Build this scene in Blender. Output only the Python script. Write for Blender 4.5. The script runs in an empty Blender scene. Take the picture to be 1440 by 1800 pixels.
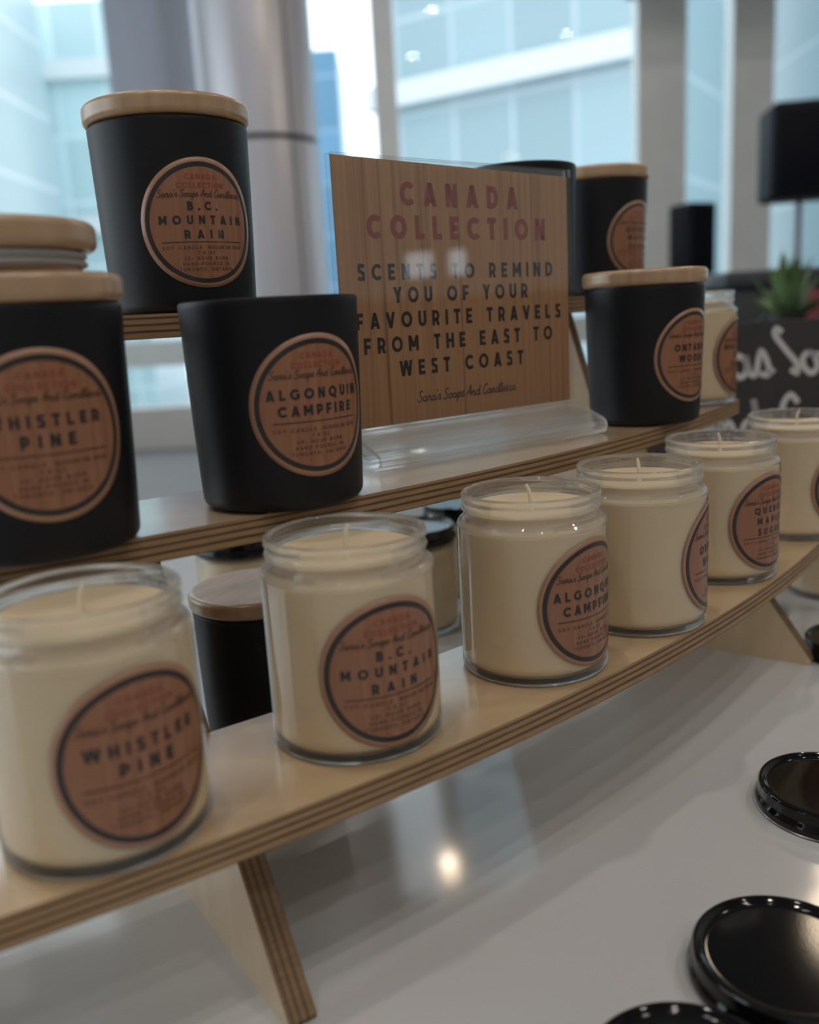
import bpy, bmesh, math, random
from mathutils import Vector, Matrix
R_ = math.radians
sc = bpy.context.scene
COL = sc.collection
Z0 = 0.83                      # height of the bottom shelf's top above the floor
ZT = Z0 - 0.09                 # table top
ZM = Z0 + 0.0931               # middle shelf
ZH = Z0 + 0.1843               # top shelf
AC = Vector((-0.837, 1.478))   # centre of the arcs the shelves are cut to

# ------------------------------------------------------------ camera
cd = bpy.data.cameras.new('camera')
cam = bpy.data.objects.new('camera', cd); COL.objects.link(cam)
PIT, ROL = R_(12.1235), R_(3.2678)
F = Vector((0, math.cos(PIT), -math.sin(PIT)))
U0 = Vector((0, math.sin(PIT), math.cos(PIT))); X0 = Vector((1, 0, 0))
CX = X0*math.cos(ROL) - U0*math.sin(ROL); CY = X0*math.sin(ROL) + U0*math.cos(ROL)
M = Matrix.Identity(4)
for i in range(3):
    M[i][0], M[i][1], M[i][2] = CX[i], CY[i], -F[i]
M[2][3] = Z0 + 0.175
cam.matrix_world = M
cd.sensor_fit = 'HORIZONTAL'; cd.sensor_width = 36; cd.lens = 1579.76/1440*36
cd.clip_start = 0.02; cd.clip_end = 500
cd.dof.use_dof = True; cd.dof.focus_distance = 0.475; cd.dof.aperture_fstop = cd.lens/5.9
sc.camera = cam

# ------------------------------------------------------------ sky, colour management
w = bpy.data.worlds.new('sky'); sc.world = w; w.use_nodes = True
bg = w.node_tree.nodes['Background']
bg.inputs[0].default_value = (0.86, 0.93, 1.0, 1); bg.inputs[1].default_value = 2.5
vs = sc.view_settings
vs.view_transform = 'Standard'; vs.look = 'None'; vs.gamma = 1.0; vs.use_curve_mapping = False
vs.exposure = 0.0
sc.cycles.use_denoising = True
sc.cycles.max_bounces = 14; sc.cycles.transparent_max_bounces = 32
sc.cycles.sample_clamp_indirect = 6.0
sc.cycles.caustics_reflective = False

# daylight portals at the glass wall (they only guide the sky's own light)
def portal(loc, rot, sx, sy):
    l = bpy.data.lights.new('window_portal', 'AREA'); l.shape = 'RECTANGLE'; l.size = sx; l.size_y = sy
    l.cycles.is_portal = True
    o = bpy.data.objects.new('window_portal', l); COL.objects.link(o); o.location = loc; o.rotation_euler = rot
portal((1.0, 8.12, 3.3), (R_(-90), 0, 0), 12.6, 5.9)
portal((-5.62, 1.0, 2.6), (0, R_(-90), 0), 3.2, 7.0)

# ------------------------------------------------------------ helpers
def new_mat(name, col, rough=0.5, metal=0.0, spec=0.5, coat=0.0):
    m = bpy.data.materials.new(name); m.use_nodes = True
    b = m.node_tree.nodes['Principled BSDF']
    b.inputs['Base Color'].default_value = (*col, 1); b.inputs['Roughness'].default_value = rough
    b.inputs['Metallic'].default_value = metal; b.inputs['Specular IOR Level'].default_value = spec
    b.inputs['Coat Weight'].default_value = coat
    return m
def bsdf(m): return m.node_tree.nodes['Principled BSDF']
def nd(m, t, **k):
    n = m.node_tree.nodes.new(t)
    for a, v in k.items(): setattr(n, a, v)
    return n
def lk(m, a, b): m.node_tree.links.new(a, b)
def ramp(m, stops, interp='LINEAR'):
    r = nd(m, 'ShaderNodeValToRGB'); r.color_ramp.interpolation = interp
    e = r.color_ramp.elements
    while len(e) < len(stops): e.new(0.5)
    for el, (p, c) in zip(e, stops): el.position = p; el.color = (*c, 1)
    return r
def grain(m, scale3, stops, detail=4, coord='Object', bump=0.0, nscale=1.0, distort=0.0):
    tc = nd(m, 'ShaderNodeTexCoord'); mp = nd(m, 'ShaderNodeMapping'); mp.inputs['Scale'].default_value = scale3
    n = nd(m, 'ShaderNodeTexNoise'); n.inputs['Scale'].default_value = nscale; n.inputs['Detail'].default_value = detail
    n.inputs['Distortion'].default_value = distort
    lk(m, tc.outputs[coord], mp.inputs[0]); lk(m, mp.outputs[0], n.inputs['Vector'])
    r = ramp(m, stops); lk(m, n.outputs['Fac'], r.inputs[0]); lk(m, r.outputs[0], bsdf(m).inputs['Base Color'])
    if bump:
        bp = nd(m, 'ShaderNodeBump'); bp.inputs['Strength'].default_value = bump; bp.inputs['Distance'].default_value = 0.001
        lk(m, n.outputs['Fac'], bp.inputs['Height']); lk(m, bp.outputs[0], bsdf(m).inputs['Normal'])
    return m
def thin_glass(name, tint, ior=1.45, rough=0.0, boost=1.0):
    m = bpy.data.materials.new(name); m.use_nodes = True
    nt = m.node_tree; nt.nodes.clear()
    o = nd(m, 'ShaderNodeOutputMaterial'); mx = nd(m, 'ShaderNodeMixShader'); t = nd(m, 'ShaderNodeBsdfTransparent')
    g = nd(m, 'ShaderNodeBsdfGlossy'); f = nd(m, 'ShaderNodeFresnel')
    t.inputs[0].default_value = (*tint, 1); g.inputs['Roughness'].default_value = rough; f.inputs[0].default_value = ior
    mu = nd(m, 'ShaderNodeMath', operation='MULTIPLY', use_clamp=True); mu.inputs[1].default_value = boost
    # a thin pane reflects the same from both of its faces
    ge = nd(m, 'ShaderNodeNewGeometry'); mi_ = nd(m, 'ShaderNodeMix'); mi_.inputs[2].default_value = ior; mi_.inputs[3].default_value = 1/ior
    lk(m, ge.outputs['Backfacing'], mi_.inputs[0]); lk(m, mi_.outputs[0], f.inputs[0])
    lk(m, f.outputs[0], mu.inputs[0])
    lk(m, mu.outputs[0], mx.inputs[0]); lk(m, t.outputs[0], mx.inputs[1]); lk(m, g.outputs[0], mx.inputs[2]); lk(m, mx.outputs[0], o.inputs[0])
    return m

def link(name, me, parent=None):
    o = bpy.data.objects.new(name, me); COL.objects.link(o)
    if parent: o.parent = parent
    return o
def mesh(name, bm, mats, smooth=30):
    me = bpy.data.meshes.new(name); bmesh.ops.recalc_face_normals(bm, faces=bm.faces[:])
    bm.to_mesh(me); bm.free()
    for m in (mats if isinstance(mats, (list, tuple)) else [mats]): me.materials.append(m)
    if smooth:
        for p in me.polygons: p.use_smooth = True
        me.set_sharp_from_angle(angle=R_(smooth))
    return me
def obj(name, bm, mats, parent=None, smooth=30): return link(name, mesh(name, bm, mats, smooth), parent)
def thing(name, label, cat, loc=(0, 0, 0), rz=0.0, group=None):
    o = bpy.data.objects.new(name, None); COL.objects.link(o); o.empty_display_size = 0.02
    o.location = loc; o.rotation_euler = (0, 0, rz)
    return tag(o, label, cat, group)
def tag(o, label, cat, group=None):
    o['label'] = label; o['category'] = cat
    if group: o['group'] = group
    return o
def struct(name, bm, mats, parent=None, smooth=0):
    o = obj(name, bm, mats, parent, smooth)
    if not parent: o['kind'] = 'structure'
    return o
def box(bm, x0, x1, y0, y1, z0, z1, mi=0, rot=None):
    v = [bm.verts.new((x, y, z)) for z in (z0, z1) for y in (y0, y1) for x in (x0, x1)]
    if rot:
        for q in v: q.co = rot @ q.co
    for f in ((0, 2, 3, 1), (4, 5, 7, 6), (0, 1, 5, 4), (2, 6, 7, 3), (0, 4, 6, 2), (1, 3, 7, 5)):
        bm.faces.new([v[i] for i in f]).material_index = mi
    return v
def bev(bm, off=0.002, seg=2):
    bmesh.ops.bevel(bm, geom=bm.edges[:], offset=off, segments=seg, affect='EDGES', profile=0.5)
def lathe(bm, prof, seg=72, mi=0):
    rings = []; q = [prof[0]]
    for a, b in zip(prof, prof[1:]):               # holding loops so flat parts stay flat when smoothed
        L = math.hypot(b[0]-a[0], b[1]-a[1])
        if .003 < L < .1:
            for t in (.0004/L, 1-.0004/L): q.append((a[0]+(b[0]-a[0])*t, a[1]+(b[1]-a[1])*t))
        q.append(b)
    prof = q
    for r, z in prof:
        if r < 1e-6: rings.append([bm.verts.new((0, 0, z))])
        else: rings.append([bm.verts.new((r*math.cos(2*math.pi*k/seg), r*math.sin(2*math.pi*k/seg), z)) for k in range(seg)])
    for a, b in zip(rings, rings[1:]):
        for k in range(seg):
            k2 = (k+1) % seg
            if len(a) == 1 and len(b) == 1: continue
            if len(a) == 1: f = (a[0], b[k], b[k2])
            elif len(b) == 1: f = (a[k], a[k2], b[0])
            else: f = (a[k], a[k2], b[k2], b[k])
            bm.faces.new(f).material_index = mi
def arc(cx, cz, r, a0, a1, n=6):
    return [(cx+r*math.cos(R_(a0+(a1-a0)*i/n)), cz+r*math.sin(R_(a0+(a1-a0)*i/n))) for i in range(n+1)]
def tube(bm, pts, r, seg=10, mi=0):
    pts = [Vector(p) for p in pts]; rings = []
    for i, p in enumerate(pts):
        d = (pts[min(i+1, len(pts)-1)] - pts[max(i-1, 0)]).normalized()
        a = d.orthogonal().normalized(); b = d.cross(a)
        rr = r[i] if isinstance(r, (list, tuple)) else r
        rings.append([bm.verts.new(p + a*rr*math.cos(2*math.pi*k/seg) + b*rr*math.sin(2*math.pi*k/seg)) for k in range(seg)])
    for A, B in zip(rings, rings[1:]):
        for k in range(seg): bm.faces.new((A[k], A[(k+1) % seg], B[(k+1) % seg], B[k])).material_index = mi
    bm.faces.new(rings[0]); bm.faces.new(rings[-1])
def polar(ang, r): return AC.x + r*math.cos(R_(ang)), AC.y + r*math.sin(R_(ang))

# ------------------------------------------------------------ lettering (drawn strokes)
def ell(cx, cy, rx, ry, a0, a1, n=14):
    return [(cx+rx*math.cos(R_(a0+(a1-a0)*i/n)), cy+ry*math.sin(R_(a0+(a1-a0)*i/n))) for i in range(n+1)]
def glyph(ch, a):
    """strokes of a capital of height 1 and stroke half width a: ('L', polyline) or ('D', (x0,y0,x1,y1)) slanted bar; and its width"""
    t = 1-a
    bowl = lambda x0, w_, y0, y1: [(x0, y1)] + ell(w_-a-(y1-y0)/2, (y0+y1)/2, (y1-y0)/2, (y1-y0)/2, 90, -90) + [(x0, y0)]
    if ch == 'A': return [('D', (a, 0, .41, 1)), ('D', (.82-a, 0, .41, 1)), ('L', [(.2, .27), (.62, .27)])], .82
    if ch == 'B': return [('L', [(a, 0), (a, 1)]), ('L', bowl(a, .64, .5, t)), ('L', bowl(a, .7, a, .5))], .7
    if ch == 'C': return [('L', ell(.5, .5, .5-a, .5-a, 42, 318, 28))], .86
    if ch == 'D': return [('L', [(a, 0), (a, 1)]), ('L', [(a, t), (.36, t)] + ell(.36, .5, .44-a, .5-a, 90, -90, 20) + [(a, a)])], .8
    if ch == 'E': return [('L', [(.62, t), (a, t), (a, a), (.62, a)]), ('L', [(a, .5), (.56, .5)])], .62
    if ch == 'F': return [('L', [(.62, t), (a, t), (a, 0)]), ('L', [(a, .46), (.56, .46)])], .62
    if ch == 'G': return [('L', ell(.5, .5, .5-a, .5-a, 42, 322, 28)), ('L', [(.93-a, .5), (.93-a, .17)]), ('L', [(.6, .46), (.93, .46)])], .93
    if ch == 'H': return [('L', [(a, 0), (a, 1)]), ('L', [(.75-a, 0), (.75-a, 1)]), ('L', [(a, .5), (.75-a, .5)])], .75
    if ch == 'I': return [('L', [(a, 0), (a, 1)])], 2*a
    if ch == 'J': return [('L', [(.1, t), (.48-a, t), (.48-a, .28)] + ell(.25, .28, .23-a, .28-a, 0, -150))], .48
    if ch == 'K': return [('L', [(a, 0), (a, 1)]), ('D', (.18, .32, .66-a, 1)), ('D', (.68-a, 0, .32, .5))], .7
    if ch == 'L': return [('L', [(a, 1), (a, a), (.58, a)])], .58
    if ch == 'M': return [('L', [(a, 0), (a, 1)]), ('L', [(.92-a, 0), (.92-a, 1)]), ('D', (.46, .25, a, 1)), ('D', (.46, .25, .92-a, 1))], .92
    if ch == 'N': return [('L', [(a, 0), (a, 1)]), ('L', [(.76-a, 0), (.76-a, 1)]), ('D', (.76-a, 0, a, 1))], .76
    if ch == 'O': return [('L', ell(.5, .5, .5-a, .5-a, 0, 360, 36))], 1.0
    if ch == 'P': return [('L', [(a, 0), (a, 1)]), ('L', bowl(a, .68, .36, t))], .68
    if ch == 'Q': return [('L', ell(.5, .5, .5-a, .5-a, 0, 360, 36)), ('D', (.86, -.16, .56, .26))], 1.0
    if ch == 'R': return [('L', [(a, 0), (a, 1)]), ('L', bowl(a, .69, .38, t)), ('D', (.7-a, 0, .4, .42))], .71
    if ch == 'S': return [('L', ell(.32, .735, .26-a*.3, .265-a, 35, 270, 16)[:-1] + ell(.32, .265 - .0, .28-a*.3, .265-a*.1, 90, -145, 16) if False else
                           [(.58, .83), (.48, .9), (.34, t), (.2, .9), (a+.03, .78), (a+.04, .66), (.17, .57), (.34, .51), (.5, .44), (.6-a, .33), (.61-a, .22), (.48, .115), (.32, a), (.16, .105), (.03, .19)])], .62
    if ch == 'T': return [('L', [(0, t), (.66, t)]), ('L', [(.33, 0), (.33, 1)])], .66
    if ch == 'U': return [('L', [(a, 1), (a, .36)] + ell(.37, .36, .37-a, .36-a, 180, 360, 16) + [(.74-a, 1)])], .74
    if ch == 'V': return [('D', (.4, 0, a, 1)), ('D', (.4, 0, .8-a, 1))], .8
    if ch == 'W': return [('D', (.31, 0, a, 1)), ('D', (.31, 0, .6, 1)), ('D', (.89, 0, .6, 1)), ('D', (.89, 0, 1.2-a, 1))], 1.2
    if ch == 'X': return [('D', (a, 0, .7-a, 1)), ('D', (.7-a, 0, a, 1))], .7
    if ch == 'Y': return [('D', (.37, .38, a, 1)), ('D', (.37, .38, .74-a, 1)), ('L', [(.37, 0), (.37, .45)])], .74
    if ch == 'Z': return [('L', [(.04, t), (.62, t)]), ('L', [(.02, a), (.64, a)]), ('D', (.1, a, .54, t))], .66
    if ch == '0': return [('L', ell(.34, .5, .34-a, .5-a, 0, 360, 28))], .68
    if ch == '4': return [('L', [(.66, .26), (.06, .26)]), ('D', (.12, .26, .46, 1)), ('L', [(.5, 0), (.5, .5)])], .68
    if ch == '7': return [('L', [(0, t), (.58, t)]), ('D', (.2, 0, .54, t))], .6
    if ch == '8': return [('L', ell(.32, .74, .26-a*.6, .26-a, 0, 360, 20)), ('L', ell(.32, .27, .32-a, .27-a, 0, 360, 20))], .64
    if ch == '.': return [('L', [(a, 0), (a, 2*a)])], 2*a
    if ch == ',': return [('L', [(a*.7, -.14), (a*1.3, 2*a)])], 2*a
    if ch == '+': return [('L', [(0, .42), (.44, .42)]), ('L', [(.22, .2), (.22, .64)])], .44
    if ch == '-': return [('L', [(0, .42), (.3, .42)])], .3
    return [], .34
SCRIPT = {
 'a': ([[(.9,.75),(.55,1),(.15,.7),(.15,.25),(.45,0),(.8,.3),(.92,.98),(.9,.3),(1.1,.05),(1.35,.3)]], 1.3),
 'r': ([[(0,.3),(.25,1.1),(.35,.85),(.62,.9),(.6,.3),(.75,.05),(1,.3)]], .95),
 's': ([[(0,.3),(.42,1.15),(.62,.5),(.5,.05),(.12,.12)],[(.5,.05),(.85,.3)]], .8),
 'o': ([[(.5,1),(.15,.7),(.15,.25),(.45,0),(.8,.3),(.75,.8),(.5,1),(.75,.85),(1.1,.85)]], 1.05),
 'p': ([[(0,.4),(.25,1),(.2,0),(.15,-.95),(.22,.5),(.55,1),(.85,.7),(.75,.15),(.4,.02),(1.05,.3)]], 1.05),
 'n': ([[(0,.3),(.2,1),(.2,0),(.25,.6),(.6,1),(.75,.7),(.75,.2),(.9,.02),(1.15,.3)]], 1.1),
 'd': ([[(.85,.75),(.5,1),(.15,.7),(.15,.25),(.45,0),(.8,.3),(.98,2.0),(.9,.3),(1.1,.05),(1.3,.3)]], 1.25),
 'l': ([[(0,.3),(.45,1.6),(.32,2.0),(.17,1.6),(.2,.3),(.4,.02),(.65,.3)]], .62),
 'e': ([[(0,.35),(.6,.7),(.4,1),(.12,.6),(.2,.1),(.5,0),(.85,.3)]], .82),
 'c': ([[(.7,.8),(.45,1),(.12,.6),(.2,.1),(.5,0),(.8,.3)]], .8),
 'S': ([[(1.1,1.75),(.75,2.1),(.3,1.7),(.5,1.2),(.95,.8),(.9,.2),(.4,-.05),(0,.35)]], 1.3),
 'Z': ([[(.42,1.95),(.2,2.15),(.05,1.85),(.45,1.1),(.8,.5),(.72,.05),(.45,.25)]], 1.0),
 'A': ([[(0,0),(.5,1.2),(.85,2.1),(.95,1.0),(1.05,0)],[(.2,.75),(1.25,.8)]], 1.35),
 'C': ([[(1.1,1.7),(.8,2.1),(.3,1.6),(.15,.7),(.45,0),(.85,.05),(1.2,.45)]], 1.25),
 "'": ([[(.1,2.1),(0,1.6)]], .3), '.': ([[(.05,0),(.1,.18)]], .35), ' ': ([], .7)}
def crom(p, n=5):
    q = [p[0]] + p + [p[-1]]; out = []
    for i in range(1, len(q)-2):
        for k in range(n):
            t = k/n; o = []
            for c in (0, 1):
                a, b, d, e = q[i-1][c], q[i][c], q[i+1][c], q[i+2][c]
                o.append(.5*(2*b+(d-a)*t+(2*a-5*b+4*d-e)*t*t+(3*b-a-3*d+e)*t**3))
            out.append(tuple(o))
    return out + [p[-1]]
class Print:
    """flat print in (u, v) metres; put() wraps it onto a surface"""
    def __init__(self): self.q = []
    def quad(self, pts, mi):
        A = sum(pts[i][0]*pts[(i+1) % 4][1]-pts[(i+1) % 4][0]*pts[i][1] for i in range(4))
        self.q.append((pts if A > 0 else pts[::-1], mi))
    def ribbon(self, pts, hw, mi, seg=0.0012):
        P = [Vector(p) for p in pts]; n = len(P)
        closed = (P[0]-P[-1]).length < 1e-7 and n > 3
        L = []; Rr = []
        for i in range(n):
            d0 = (P[i]-P[i-1]) if i else ((P[0]-P[-2]) if closed else P[1]-P[0])
            d1 = (P[i+1]-P[i]) if i < n-1 else ((P[1]-P[0]) if closed else P[-1]-P[-2])
            d0 = d0.normalized() if d0.length > 1e-9 else d1.normalized()
            d1 = d1.normalized() if d1.length > 1e-9 else d0
            n0 = Vector((-d0.y, d0.x)); n1 = Vector((-d1.y, d1.x)); m = n0+n1
            m = n0 if m.length < .3 else m.normalized(); m = m*(hw/max(.5, m.dot(n0)))
            L.append(P[i]+m); Rr.append(P[i]-m)
        for i in range(n-1):
            k = max(1, int((P[i+1]-P[i]).length/seg))
            for j in range(k):
                t0, t1 = j/k, (j+1)/k
                self.quad([tuple(Rr[i].lerp(Rr[i+1], t0)), tuple(Rr[i].lerp(Rr[i+1], t1)), tuple(L[i].lerp(L[i+1], t1)), tuple(L[i].lerp(L[i+1], t0))], mi)
    def bar(self, x0, y0, x1, y1, h, mi, seg=0.0012):
        k = max(1, int(abs(y1-y0)/seg))
        for j in range(k):
            a, b = j/k, (j+1)/k; xa, xb = x0+(x1-x0)*a, x0+(x1-x0)*b; ya, yb = y0+(y1-y0)*a, y0+(y1-y0)*b
            self.quad([(xa-h, ya), (xa+h, ya), (xb+h, yb), (xb-h, yb)], mi)
    def text(self, s, cx, base, cap, mi, width=None, track=.26, a=.085, xs=1.0):
        adv = [glyph(c, a)[1] for c in s]
        nat = sum(adv)*xs + track*(len(s)-1)
        if width: track = (width/cap - sum(adv)*xs)/max(1, len(s)-1)
        tot = sum(adv)*xs + track*(len(s)-1); x = -tot/2
        for c, w_ in zip(s, adv):
            for k, g in glyph(c, a)[0]:
                if k == 'L': self.ribbon([(cx+cap*(x+px*xs), base+cap*py) for px, py in g], a*cap, mi)
                else:
                    x0, y0, x1, y1 = g; dx, dy = (x1-x0)*xs, y1-y0
                    h = a*math.hypot(dx, dy)/abs(dy)
                    self.bar(cx+cap*(x+x0*xs), base+cap*y0, cx+cap*(x+x1*xs), base+cap*y1, h*cap, mi)
            x += w_*xs+track
    def script(self, s, cx, base, width, mi, hw=.09, slant=.22, rise=0.0, left=None):
        tot = sum(SCRIPT[c][1] for c in s); k = width/tot; x = -tot/2
        for c in s:
            for st in SCRIPT[c][0]:
                self.ribbon([(cx+k*(x+px+slant*py), base+k*py+rise*k*(x+px)) for px, py in crom(st)], hw*k, mi)
            x += SCRIPT[c][1]
    def put(self, bm, fn):
        for pts, mi in self.q: bm.faces.new([bm.verts.new(fn(u, v)) for u, v in pts]).material_index = mi

# ------------------------------------------------------------ materials
wood_top = new_mat('maple veneer', (.6, .43, .26), .3, coat=1.0); bsdf(wood_top).inputs['Coat Roughness'].default_value = .16; bsdf(wood_top).inputs['Coat IOR'].default_value = 1.8
grain(wood_top, (3, 40, 3), [(.3, (.50, .35, .20)), (.7, (.62, .45, .28))], 5)
def ply(name, axis, t, gain=1.0, dark=1.0):
    m = new_mat(name, (.4, .25, .13), .6)
    tc = nd(m, 'ShaderNodeTexCoord'); sx = nd(m, 'ShaderNodeSeparateXYZ'); lk(m, tc.outputs['Object'], sx.inputs[0])
    mr = nd(m, 'ShaderNodeMapRange'); mr.inputs[1].default_value = -t; mr.inputs[2].default_value = 0
    lk(m, sx.outputs[axis], mr.inputs[0])
    li, dk = (.42*gain, .27*gain, .14*gain), (.13*gain*dark, .07*gain*dark, .035*gain*dark)
    r = ramp(m, [(.0, dk), (.06, li), (.22, li), (.27, dk), (.33, dk), (.37, li), (.50, li), (.55, dk), (.60, dk), (.64, li), (.77, li), (.81, dk), (.86, dk), (.9, li), (1, li)])
    lk(m, mr.outputs[0], r.inputs[0])
    mp = nd(m, 'ShaderNodeMapping'); mp.inputs['Scale'].default_value = (60, 60, 900)
    n = nd(m, 'ShaderNodeTexNoise'); n.inputs['Scale'].default_value = 1.0; lk(m, tc.outputs['Object'], mp.inputs[0]); lk(m, mp.outputs[0], n.inputs['Vector'])
    mx = nd(m, 'ShaderNodeMix', data_type='RGBA', blend_type='MULTIPLY'); mx.inputs[0].default_value = .55
    r2 = ramp(m, [(.3, (.55, .5, .45)), (.65, (1, 1, 1))]); lk(m, n.outputs['Fac'], r2.inputs[0])
    lk(m, r.outputs[0], mx.inputs[6]); lk(m, r2.outputs[0], mx.inputs[7]); lk(m, mx.outputs[2], bsdf(m).inputs['Base Color'])
    return m
ply_z = ply('plywood edge', 2, .012); ply_x_shade = ply('shaded plywood edge of panel', 0, .012, .62, 1.7)  # panel edges get a darker colour that paints in their shade
table_m = new_mat('white gloss laminate', (.60, .59, .59), .09, spec=.5)
grain(table_m, (2, 2, 2), [(.3, (.55, .545, .545)), (.7, (.60, .595, .595))], 3)
black_m = new_mat('matte black glass', (.007, .0072, .010), .45, spec=.3)
lid_wood = new_mat('bamboo lid', (.5, .33, .19), .4, coat=.5)
bsdf(lid_wood).inputs['Coat IOR'].default_value = 1.8; bsdf(lid_wood).inputs['Coat Roughness'].default_value = .25
grain(lid_wood, (25, 260, 25), [(.3, (.40, .25, .135)), (.7, (.50, .33, .195))], 4)
seal_m = new_mat('silicone seal', (.75, .76, .75), .35)
seal_m.node_tree.nodes['Principled BSDF'].inputs['Transmission Weight'].default_value = .4
wax_m = new_mat('soy wax', (.80, .70, .52), .45)
b = bsdf(wax_m); b.inputs['Subsurface Weight'].default_value = .5; b.inputs['Subsurface Radius'].default_value = (.012, .009, .005); b.inputs['Subsurface Scale'].default_value = .5
grain(wax_m, (30, 30, 30), [(.3, (.76, .61, .40)), (.7, (.80, .65, .45))], 3)
wick_m = new_mat('waxed cotton wick', (.78, .70, .56), .7)
glass_m = thin_glass('clear jar glass', (.985, .99, .985), 1.5, 0.0, 1.35)
base_m = new_mat('solid glass', (.98, .99, .98), 0.02); bsdf(base_m).inputs['Transmission Weight'].default_value = 1; bsdf(base_m).inputs['IOR'].default_value = 1.5
def paint_glow(m, clear, white):
    """solid clear stuff that lets part of the light straight through and has a little white mixed in to stand for the light it gathers"""
    tr = nd(m, 'ShaderNodeBsdfTransparent'); df = nd(m, 'ShaderNodeBsdfDiffuse'); df.inputs[0].default_value = (.86, .86, .82, 1)
    m1 = nd(m, 'ShaderNodeMixShader'); m2 = nd(m, 'ShaderNodeMixShader'); m1.inputs[0].default_value = clear; m2.inputs[0].default_value = white
    lk(m, bsdf(m).outputs[0], m1.inputs[1]); lk(m, tr.outputs[0], m1.inputs[2]); lk(m, m1.outputs[0], m2.inputs[1]); lk(m, df.outputs[0], m2.inputs[2])
    lk(m, m2.outputs[0], m.node_tree.nodes['Material Output'].inputs[0])
paint_glow(base_m, .36, .05)  # white in the mix stands for light the wax throws into the glass
black_lid_m = new_mat('black gloss metal lid', (.005, .005, .006), .07, spec=.4)
tc = nd(black_lid_m, 'ShaderNodeTexCoord'); n = nd(black_lid_m, 'ShaderNodeTexNoise'); n.inputs['Scale'].default_value = 900
bp = nd(black_lid_m, 'ShaderNodeBump'); bp.inputs['Strength'].default_value = .035; bp.inputs['Distance'].default_value = .0003
lk(black_lid_m, tc.outputs['Object'], n.inputs['Vector']); lk(black_lid_m, n.outputs['Fac'], bp.inputs['Height']); lk(black_lid_m, bp.outputs[0], bsdf(black_lid_m).inputs['Normal'])
steel_m = new_mat('bare lid rim', (.7, .7, .7), .25, 1.0)
kraft = new_mat('tan label border', (.40, .215, .135), .35, coat=.25)
lab_wood = new_mat('printed cedar', (.3, .13, .06), .35, coat=.25)
grain(lab_wood, (1, 260, 6), [(.25, (.235, .09, .044)), (.5, (.315, .138, .072)), (.75, (.375, .175, .096))], 3)
ink = new_mat('dark ink', (.022, .016, .017), .4, coat=.25)
red_ink = new_mat('faded red ink', (.30, .055, .04), .4, coat=.25)
fine_ink = new_mat('brown fine print', (.07, .028, .016), .4, coat=.25)
paper_wood = new_mat('printed bamboo paper', (.4, .2, .1), .5)
grain(paper_wood, (330, 1, 3), [(.28, (.24, .11, .05)), (.42, (.47, .25, .125)), (.7, (.55, .30, .155))], 4)
sign_red = new_mat('sign red ink', (.33, .075, .06), .5)
sign_ink = new_mat('sign dark ink', (.022, .02, .022), .5)
sign_purple = new_mat('sign purple ink', (.10, .055, .085), .5)
acr_m = thin_glass('clear acrylic', (.98, .985, .985), 1.49, 0.0, 1.3)
acr_edge = new_mat('acrylic loop', (.97, .98, .98), 0.03); bsdf(acr_edge).inputs['Transmission Weight'].default_value = 1; bsdf(acr_edge).inputs['IOR'].default_value = 1.49
paint_glow(acr_edge, .5, .07)  # a touch of white paints the loop's bright reflections

# ------------------------------------------------------------ the hall
floor_m = new_mat('grey hall carpet', (.30, .295, .29), .9)
grain(floor_m, (40, 40, 40), [(.3, (.27, .265, .26)), (.7, (.34, .335, .33))], 6)
wall_m = new_mat('white painted wall', (.70, .68, .65), .7); grain(wall_m, (3, 3, 3), [(.3, (.68, .66, .63)), (.7, (.72, .70, .67))])
ceil_m = new_mat('grey ceiling', (.36, .355, .35), .8); grain(ceil_m, (2, 2, 2), [(.3, (.34, .335, .33)), (.7, (.38, .375, .37))])
panel_m = new_mat('brown wainscot', (.17, .09, .05), .5); grain(panel_m, (2, 30, 2), [(.3, (.14, .07, .04)), (.7, (.20, .11, .06))])
frame_m = new_mat('grey aluminium frame', (.42, .43, .45), .4, .3); grain(frame_m, (5, 5, 5), [(.3, (.74, .77, .77)), (.7, (.79, .82, .82))])
clad_m = new_mat('column metal cladding', (.6, .6, .66), .35, .3); grain(clad_m, (1, 1, .5), [(.3, (.58, .58, .64)), (.7, (.64, .64, .70))])
joint_m = new_mat('dark joint', (.05, .05, .06), .7)
pane_m = thin_glass('window glass', (.95, .98, .98), 1.22, 0.0, .5)
XL, XR, YB, YF, HC = -5.5, 7.5, -6.0, 8.0, 6.3
bm = bmesh.new(); box(bm, XL-.2, XR+.2, YB-.2, YF+.2, -.15, 0); struct('floor', bm, floor_m)
bm = bmesh.new(); box(bm, XL-.2, XR+.2, YB-.2, YF+.2, HC, HC+.15); struct('ceiling', bm, ceil_m)
bm = bmesh.new(); LY0, LY1, LZ0, LZ1 = -2.5, 4.5, 1.0, 4.2
box(bm, XL-.15, XL, YB, LY0, 0, HC); box(bm, XL-.15, XL, LY1, YF, 0, HC); box(bm, XL-.15, XL, LY0, LY1, 0, LZ0); box(bm, XL-.15, XL, LY0, LY1, LZ1, HC)
struct('wall_left', bm, wall_m)
for i in range(4):
    a = LY0+1.75*i; bm = bmesh.new(); box(bm, XL-.08, XL-.074, a+.04, a+1.71, LZ0, LZ1); struct('window_%d' % (20+i), bm, pane_m)
    if i: bm = bmesh.new(); box(bm, XL-.12, XL-.02, a-.04, a+.04, LZ0, LZ1); struct('trim_%d' % (20+i), bm, frame_m)
bm = bmesh.new(); box(bm, XL, XR, YB-.15, YB, 0, HC); struct('wall_rear', bm, wall_m)
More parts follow.
